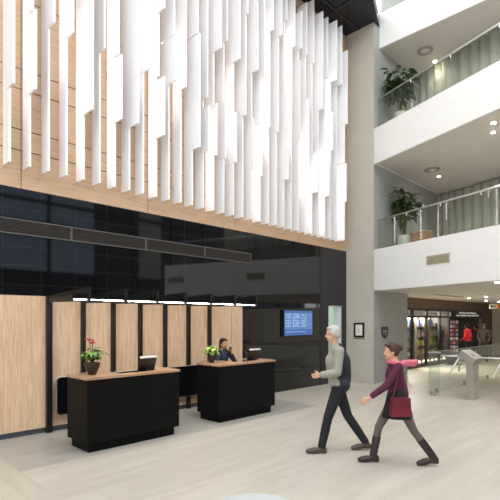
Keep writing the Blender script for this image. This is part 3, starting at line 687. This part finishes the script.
def head_into(bm, c, s=1.0, fwd=V(1, 0, 0)):
    f = fwd.normalized(); l = V(0, 0, 1).cross(f).normalized(); R = Matrix((f, l, V(0, 0, 1))).transposed()
    g = lambda x, y, z: c + (f * x + l * y + V(0, 0, z)) * s
    ell(bm, g(-.008, 0, .028), (.096 * s, .075 * s, .092 * s), R); ell(bm, g(.018, 0, -.05), (.07 * s, .058 * s, .066 * s), R); ell(bm, g(.052, 0, -.088), (.026 * s, .03 * s, .024 * s), R)
    cone(bm, g(.084, 0, .0), g(.104, 0, -.034), .009 * s, .014 * s, 10); ell(bm, g(.075, 0, .022), (.02 * s, .05 * s, .012 * s), R)
    for sd in (-1, 1): ell(bm, g(-.005, sd * .078, -.012), (.02 * s, .01 * s, .032 * s), R); ell(bm, g(.06, sd * .034, -.04), (.02 * s, .02 * s, .018 * s), R)
def face_parts(root, c, s=1.0, fwd=V(1, 0, 0)):
    f = fwd.normalized(); l = V(0, 0, 1).cross(f).normalized(); R = Matrix((f, l, V(0, 0, 1))).transposed(); g = lambda x, y, z: c + (f * x + l * y + V(0, 0, z)) * s
    for sd in (-1, 1):
        bm = NB(); ell(bm, g(.078, sd * .031, .0), (.011 * s, .014 * s, .009 * s), R, 10)
        n0 = len(bm.faces); ell(bm, g(.0865, sd * .031, .0), (.005 * s, .006 * s, .006 * s), R, 8)
        bm.faces.ensure_lookup_table()
        for fc in bm.faces[n0:]: fc.material_index = 1
        obj('eye', bm, [M_EYEW, M_EYED], root, smooth=True)
    bm = NB(); ell(bm, g(.084, 0, -.063), (.008 * s, .024 * s, .007 * s), R, 10); obj('mouth', bm, M_LIP, root, smooth=True)
def person(name, label, loc, rz, J, skin, voxel=.008, s=1.0, curl=.6, palms=None, face=True, fem=False):
    bm = NB(); g = lambda k: V(*J[k])
    hip, chest, neck, hd = g('pelvis'), g('chest'), g('neck'), g('head')
    sh = .0 if not fem else .012
    ell(bm, hip, (.105, .15, .12)); cone(bm, hip + V(0, 0, .05), chest, .115 - sh, .125 - sh); ell(bm, chest, (.105, .15 - sh, .17)); cone(bm, chest + V(-.01, 0, .1), neck, .085, .06); cone(bm, neck, hd + V(-.01, 0, -.04), .056 - sh * .6, .054 - sh * .6)
    for k in 'LR':
        a, e, w_ = g('sh' + k), g('el' + k), g('wr' + k); cone(bm, chest + V(0, 0, .1), a, .07, .056 - sh * .6); cone(bm, a, e, .052 - sh * .6, .041 - sh * .4); cone(bm, e, w_, .04 - sh * .4, .026 - sh * .2)
        d = (w_ - e); pn = V(*(palms or {}).get(k, (0, -1 if k == 'L' else 1, 0)))
        pn = pn - d.normalized() * pn.dot(d.normalized())
        th = d.normalized().cross(pn.normalized()); hand(bm, w_, d, pn, 1 if th.dot(V(*J.get('thumb', (.7, 0, .7)))) > 0 else -1, s, curl)
        h_, kn, an, to = g('hi' + k), g('kn' + k), g('an' + k), g('to' + k)
        cone(bm, h_, kn, .085 - sh * .5, .056 - sh * .5); cone(bm, kn, kn.lerp(an, .35), .054 - sh * .5, .056 - sh * .5); cone(bm, kn.lerp(an, .35), an, .055 - sh * .5, .036 - sh * .3); cone(bm, an + V(0, 0, -.015), to, .03, .02)
    head_into(bm, hd, s, V(*J.get('look', (1, 0, 0))))
    o = fused(name, bm, skin, None, voxel); o.location = loc; o.rotation_euler = (0, 0, rz); tag(o, label, 'person')
    if face: face_parts(o, hd, s, V(*J.get('look', (1, 0, 0))))
    return o
def sleeves(bm, J, grow, to=.93, fem=False):
    for k in 'LR':
        a, e, w_ = V(*J['sh' + k]), V(*J['el' + k]), V(*J['wr' + k]); s_ = .01 if fem else 0
        cone(bm, V(*J['chest']) + V(0, 0, .1), a, .075 + grow, .06 - s_ + grow); cone(bm, a, e, .056 - s_ + grow, .046 - s_ * .5 + grow); cone(bm, e, e.lerp(w_, to), .046 - s_ * .5 + grow, .034 - s_ * .3 + grow)
def top_torso(bm, J, grow, low=.02, fem=False):
    h_, c, n = V(*J['pelvis']), V(*J['chest']), V(*J['neck']); s_ = .012 if fem else 0
    ell(bm, h_ + V(0, 0, low), (.112 + grow, .155 + grow, .11)); cone(bm, h_ + V(0, 0, .08), c, .118 - s_ + grow, .128 - s_ + grow); ell(bm, c, (.108 + grow, .153 - s_ + grow, .168 + grow)); cone(bm, c + V(-.01, 0, .1), n + V(0, 0, -.035), .088 + grow, .064 + grow)
def legs(bm, J, grow, to=.97, fem=False, pel=True):
    s_ = .012 if fem else 0
    if pel: ell(bm, V(*J['pelvis']) + V(0, 0, -.01), (.112 + grow, .156 + grow, .115))
    for k in 'LR':
        h_, kn, an = V(*J['hi' + k]), V(*J['kn' + k]), V(*J['an' + k]); e = kn.lerp(an, to)
        cone(bm, h_, kn, .09 - s_ * .5 + grow, .062 - s_ * .6 + grow); cone(bm, kn, kn.lerp(an, .4), .06 - s_ * .6 + grow, .06 - s_ * .6 + grow); cone(bm, kn.lerp(an, .4), e, .06 - s_ * .6 + grow, .05 - s_ + grow)
def shoe(name, root, J, k, m, boot=0, voxel=.007):
    an, to, kn = V(*J['an' + k]), V(*J['to' + k]), V(*J['kn' + k]); bm = NB(); f = (to - an); f.z = 0; f.normalize()
    cone(bm, an - f * .035 + V(0, 0, -.035), an.lerp(to, .55) + V(0, 0, -.02), .04, .044); cone(bm, an.lerp(to, .55) + V(0, 0, -.02), to, .046, .034); cone(bm, an, an + V(0, 0, -.02), .052, .046)
    d = to - an; R = Matrix((f, V(0, 0, 1).cross(f), V(0, 0, 1))).transposed()
    zlow = min(an.z - .075, to.z - .03)
    T = Matrix.Translation(V(an.x, an.y, 0) - f * .05) @ R.to_4x4()
    box(bm, -.02, .06, -.032, .032, an.z - .09, an.z - .03, M=T)
    if boot: cone(bm, an, an.lerp(kn, boot), .05, .056)
    return fused(name, bm, m, root, voxel, 3)
def hair_blob(root, c, m, s=1.0, fwd=V(1, 0, 0), long=0, bun=False, name='hair'):
    f = fwd.normalized(); l = V(0, 0, 1).cross(f).normalized(); R = Matrix((f, l, V(0, 0, 1))).transposed(); g = lambda x, y, z: c + (f * x + l * y + V(0, 0, z)) * s; bm = NB()
    ell(bm, g(-.02, 0, .05), (.098 * s, .084 * s, .085 * s), R); ell(bm, g(-.045, 0, .0), (.07 * s, .08 * s, .075 * s), R)
    for sd in (-1, 1): ell(bm, g(-.01, sd * .07, .03), (.05 * s, .018 * s, .045 * s), R); ell(bm, g(.045, sd * .04, .085), (.04 * s, .035 * s, .022 * s), R)
    if long:
        cone(bm, g(-.06, 0, 0), g(-.075, 0, -long), .07 * s, .05 * s)
        for sd in (-1, 1): cone(bm, g(-.03, sd * .07, .02), g(-.035, sd * .078, -long), .03 * s, .025 * s)
    if bun: ell(bm, g(-.12, 0, .05), (.045 * s,) * 3, R)
    return fused(name, bm, m, root, .007, 3)

RZ = math.radians(180 - 45.4)                    # facing towards the left of the view, along the lobby
# man: front (left) leg nearer the camera
Jm = dict(pelvis=(0, 0, .97), chest=(.03, 0, 1.31), neck=(.04, 0, 1.53), head=(.075, 0, 1.695),
          shL=(.02, .19, 1.46), elL=(.06, .25, 1.17), wrL=(.27, .19, 1.13), shR=(.03, -.19, 1.46), elR=(-.14, -.24, 1.2), wrR=(-.06, -.25, .96),
          hiL=(.01, .09, .93), knL=(.16, .09, .51), anL=(.25, .08, .095), toL=(.445, .09, .035),
          hiR=(-.01, -.09, .93), knR=(-.16, -.09, .5), anR=(-.42, -.08, .115), toR=(-.235, -.08, .035))
x, y = at_depth(338, 6.58)
MV = [M_SKIN]
man = person('person', 'person with white hair in grey sweater and dark vest, striding left', (x, y, 0), RZ, Jm, M_SKIN, .0075)
bm = NB(); top_torso(bm, Jm, .026); sleeves(bm, Jm, .016); fused('sweater', bm, mat('grey_green_wool', (150, 150, 136), .9, var=.1, nscale=40), man)
bm = NB(); Jv = dict(Jm); c_ = V(*Jm['chest'])
ell(bm, V(-.04, 0, .98), (.135, .195, .14)); cone(bm, V(-.035, 0, 1.06), V(-.02, 0, 1.3), .155, .16); ell(bm, V(-.02, 0, 1.31), (.14, .2, .19)); cone(bm, V(-.01, 0, 1.42), V(.0, 0, 1.5), .1, .075)
for sd in (-1, 1): cone(bm, V(-.012, sd * .06, 1.42), V(-.01, sd * .17, 1.455), .08, .068)
fused('vest', bm, mat('navy_quilt', (30, 33, 46), .7, var=.1, nscale=20), man)
bm = NB(); legs(bm, Jm, .006); fused('trousers', bm, mat('charcoal_cloth', (24, 24, 30), .8, var=.08, nscale=30), man)
for k in 'LR': shoe('shoe', man, Jm, k, mat('brown_leather', (74, 62, 54), .4))
hair_blob(man, V(*Jm['head']), mat('white_hair', (186, 183, 176), .8, var=.08, nscale=60, stretch=(1, 1, 6)))
# woman: rear (left) leg nearer the camera, left arm swung forward
Jw = dict(pelvis=(0, 0, .87), chest=(.03, 0, 1.17), neck=(.04, 0, 1.36), head=(.075, 0, 1.485),
          shL=(.03, .165, 1.295), elL=(.2, .2, 1.06), wrL=(.42, .19, .9), shR=(.02, -.165, 1.295), elR=(-.14, -.2, 1.06), wrR=(-.2, -.21, .84),
          hiR=(.01, -.08, .84), knR=(.22, -.08, .47), anR=(.29, -.08, .1), toR=(.47, -.08, .035),
          hiL=(-.01, .08, .84), knL=(-.19, .08, .46), anL=(-.44, .08, .125), toL=(-.26, .08, .035), thumb=(.5, 0, .8))
x, y = at_depth(397, 6.02)
wom = person('person', 'person in plum top and black skirt with red handbag, striding left', (x, y, 0), RZ, Jw, M_SKIN, .0075, .93, fem=True)
bm = NB(); top_torso(bm, Jw, .008, .04, True); sleeves(bm, Jw, .008, .8, True); fused('top', bm, mat('plum_knit', (78, 26, 52), .85, var=.12, nscale=30), wom)
bm = NB()
n = 28; prof = [(1.0, .1, .135), (.93, .122, .165), (.86, .14, .178), (.74, .17, .185), (.62, .2, .19)]
rings = [[bm.verts.new((-.005 + rx * math.cos(2 * PI * k / n) * (1 + .03 * math.cos(6 * 2 * PI * k / n) * (z < .8)), ry * math.sin(2 * PI * k / n), z)) for k in range(n)] for z, rx, ry in prof]
for a, b in zip(rings, rings[1:]):
    for k in range(n): bm.faces.new([a[k], a[(k + 1) % n], b[(k + 1) % n], b[k]])
o = obj('skirt', bm, mat('black_wool', (18, 17, 20), .85, var=.1), wom, smooth=True); o.modifiers.new('thick', 'SOLIDIFY').thickness = .006
bm = NB(); legs(bm, Jw, -.002, .9, True); fused('tights', bm, mat('taupe_tights', (96, 84, 78), .75), wom)
for k in 'LR': shoe('boot', wom, Jw, k, mat('dark_boot_leather', (46, 34, 34), .4), boot=.62)
hair_blob(wom, V(*Jw['head']), mat('dark_brown_hair', (66, 44, 36), .7, var=.15, nscale=60), .95, bun=True)
bm = NB(); c_ = V(.02, 0, 1.335)
pts = [c_ + V(.095 * math.cos(a), .13 * math.sin(a), .02 * math.cos(a)) for a in [2 * PI * k / 20 for k in range(21)]]
for a, b in zip(pts, pts[1:]): cone(bm, a, b, .03, .03, 8)
cone(bm, V(-.06, .06, 1.345), V(-.22, .1, 1.36), .035, .03); cone(bm, V(-.06, .06, 1.33), V(-.2, .09, 1.31), .03, .02)
fused('scarf', bm, mat('pink_scarf', (206, 108, 124), .85, var=.15, nscale=25), wom)
# handbag on her near hip
bx = wom.matrix_basis
t = thing('handbag', 'deep red handbag on the hip of the person in plum', 'bag'); wm = Matrix.Translation(wom.location) @ Matrix.Rotation(RZ, 4, 'Z')
t.location = wm @ V(.05, .285, .69); t.rotation_euler = (0, 0, RZ)
obj('bag_body', prism(NB(), [(-.125, 0), (.125, 0), (.11, .23), (-.11, .23)], -.05, .05, M=MXZ), mat('red_leather', (108, 20, 36), .5, var=.1), t, bevel=.02)
obj('flap', prism(NB(), [(-.115, .12), (.115, .12), (.108, .235), (-.108, .235)], -.062, -.052, M=MXZ), mat('red_leather_dark', (98, 18, 34), .5), t)
obj('strap', tube(NB(), [(-.1, 0, .22), (-.07, -.03, .42), (-.025, -.085, .625), (.03, -.05, .42), (.1, 0, .22)], .008, 8), mat('red_leather_dark', (98, 18, 34), .5), t)

# receptionist on a stool behind the farther desk
x, y = 7.42 * qv(221.5), 7.42
st = thing('bar_stool', 'black stool under the receptionist', 'stool', (x, y, 0))
obj('seat', lathe(NB(), [(.13, .63), (.15, .64), (.15, .67), (.13, .685), (.003, .687)], 24), M_BLACKM, st, smooth=True); obj('column', tube(NB(), [(0, 0, .02), (0, 0, .63)], .025, 12), M_STEEL, st); obj('base', lathe(NB(), [(.2, 0), (.2, .012), (.04, .03), (.003, .03)], 24), M_STEEL, st)
Jr = dict(pelvis=(0, 0, .81), chest=(.03, 0, 1.09), neck=(.04, 0, 1.265), head=(.065, 0, 1.385), look=(1, -.15, 0),
          shL=(.02, .165, 1.2), elL=(.2, .21, 1.0), wrL=(.19, .125, 1.165), shR=(.03, -.165, 1.2), elR=(.12, -.2, .96), wrR=(.3, -.1, .98), thumb=(-.3, .6, .5),
          hiL=(.0, .085, .79), knL=(.36, .1, .72), anL=(.3, .1, .3), toL=(.43, .1, .24), hiR=(.0, -.085, .79), knR=(.36, -.1, .72), anR=(.3, -.1, .3), toR=(.43, -.1, .24))
rec = person('person', 'person with dark hair and navy jacket seated behind the farther desk', (x, y, 0), math.radians(-90), Jr, mat('tan_skin', (196, 138, 104), .5), .008, .93, fem=True, palms={'L': (0, -1, 0)})
bm = NB(); top_torso(bm, Jr, .008, .03, True); sleeves(bm, Jr, .008, .85, True); fused('jacket', bm, mat('navy_jacket', (36, 42, 66), .8, var=.1), rec)
bm = NB(); legs(bm, Jr, .004, .95, True); fused('trousers', bm, mat('charcoal_cloth', (24, 24, 30), .8), rec)
hair_blob(rec, V(*Jr['head']), mat('black_hair', (32, 24, 24), .6), .95, V(*Jr['look']), long=.24)
bm = NB(); f_ = V(*Jr['wrR']) + V(.03, .03, .1); ph = obj('telephone', B(-.012, .012, -.025, .025, -.08, .08), M_BLACKM); tag(ph, 'black telephone in the hand of the receptionist', 'telephone')
ph.matrix_world = Matrix.Translation((x, y, 0)) @ Matrix.Rotation(math.radians(-90), 4, 'Z') @ Matrix.Translation(V(*Jr['wrL']) + V(.0, -.042, .07))

# three people at the shop
def stander(u, Y, h, rz, label, topc, hairc, legc, hat=False, nm='shirt'):
    k = h / 1.78; x = Y * qv(u)
    J = dict(pelvis=(0, 0, .95), chest=(.01, 0, 1.29), neck=(.02, 0, 1.5), head=(.04, 0, 1.65), shL=(0, .19, 1.44), elL=(-.02, .25, 1.15), wrL=(.16, .2, 1.02), shR=(0, -.19, 1.44), elR=(-.02, -.25, 1.15), wrR=(.16, -.2, 1.02),
             hiL=(0, .09, .92), knL=(.02, .1, .5), anL=(-.02, .11, .09), toL=(.15, .13, .035), hiR=(0, -.09, .92), knR=(.01, -.1, .5), anR=(-.02, -.11, .09), toR=(.15, -.13, .035))
    p = person('person', label, (x, Y, 0), rz, J, M_SKINB, .013); p.scale = (k, k, k)
    bm = NB(); top_torso(bm, J, .012); sleeves(bm, J, .012); fused(nm, bm, mat('cloth_' + nm + str(topc[0]) + str(topc[1]), topc, .85, var=.1), p, .014)
    bm = NB(); legs(bm, J, .008); fused('trousers', bm, mat('cloth_leg' + str(legc[0]), legc, .85), p, .014)
    for s_ in 'LR': shoe('shoe', p, J, s_, M_BLACKM, 0, .012)
    hair_blob(p, V(*J['head']), mat('hair' + str(hairc[0]), hairc, .7), 1.05)
    if hat: bm = NB(); ell(bm, V(.02, 0, 1.72), (.12, .1, .07)); cone(bm, V(-.02, 0, 1.52), V(-.06, 0, 1.6), .1, .09); fused('hood', bm, mat('cloth_hood', (60, 50, 44), .9), p, .014)
    return p
stander(467.5, 7.6, 1.74, math.radians(80), 'person in a bright red shirt standing at the shop doorway', (206, 34, 44), (20, 18, 18), (22, 22, 26))
stander(476.5, 7.75, 1.66, math.radians(100), 'person in black clothes standing next to the red shirt', (22, 20, 22), (16, 14, 14), (20, 20, 22), nm='jumper')
stander(484, 7.0, 1.72, math.radians(200), 'person in a brown hooded jacket by the brown pier', (64, 54, 46), (30, 24, 22), (44, 38, 36), True, nm='jacket')

# lamps of the place: shop interior and the passage behind the doorway
def lamp(name, loc, e, size, col=(1, .95, .86)):
    l = bpy.data.lights.new(name, 'AREA'); l.energy = e; l.size = size; l.color = col; o = bpy.data.objects.new(name, l); C.objects.link(o); o.location = loc
lamp('shop_ceiling_lamp', (18, 9.2, 2.7), 480, 1.2); lamp('shop_doorway_lamp', (23, 9.6, 2.7), 18, 1.0)
lamp('passage_lamp', (11.6, 9.4, 2.65), 14, .8, (.92, 1, .95))
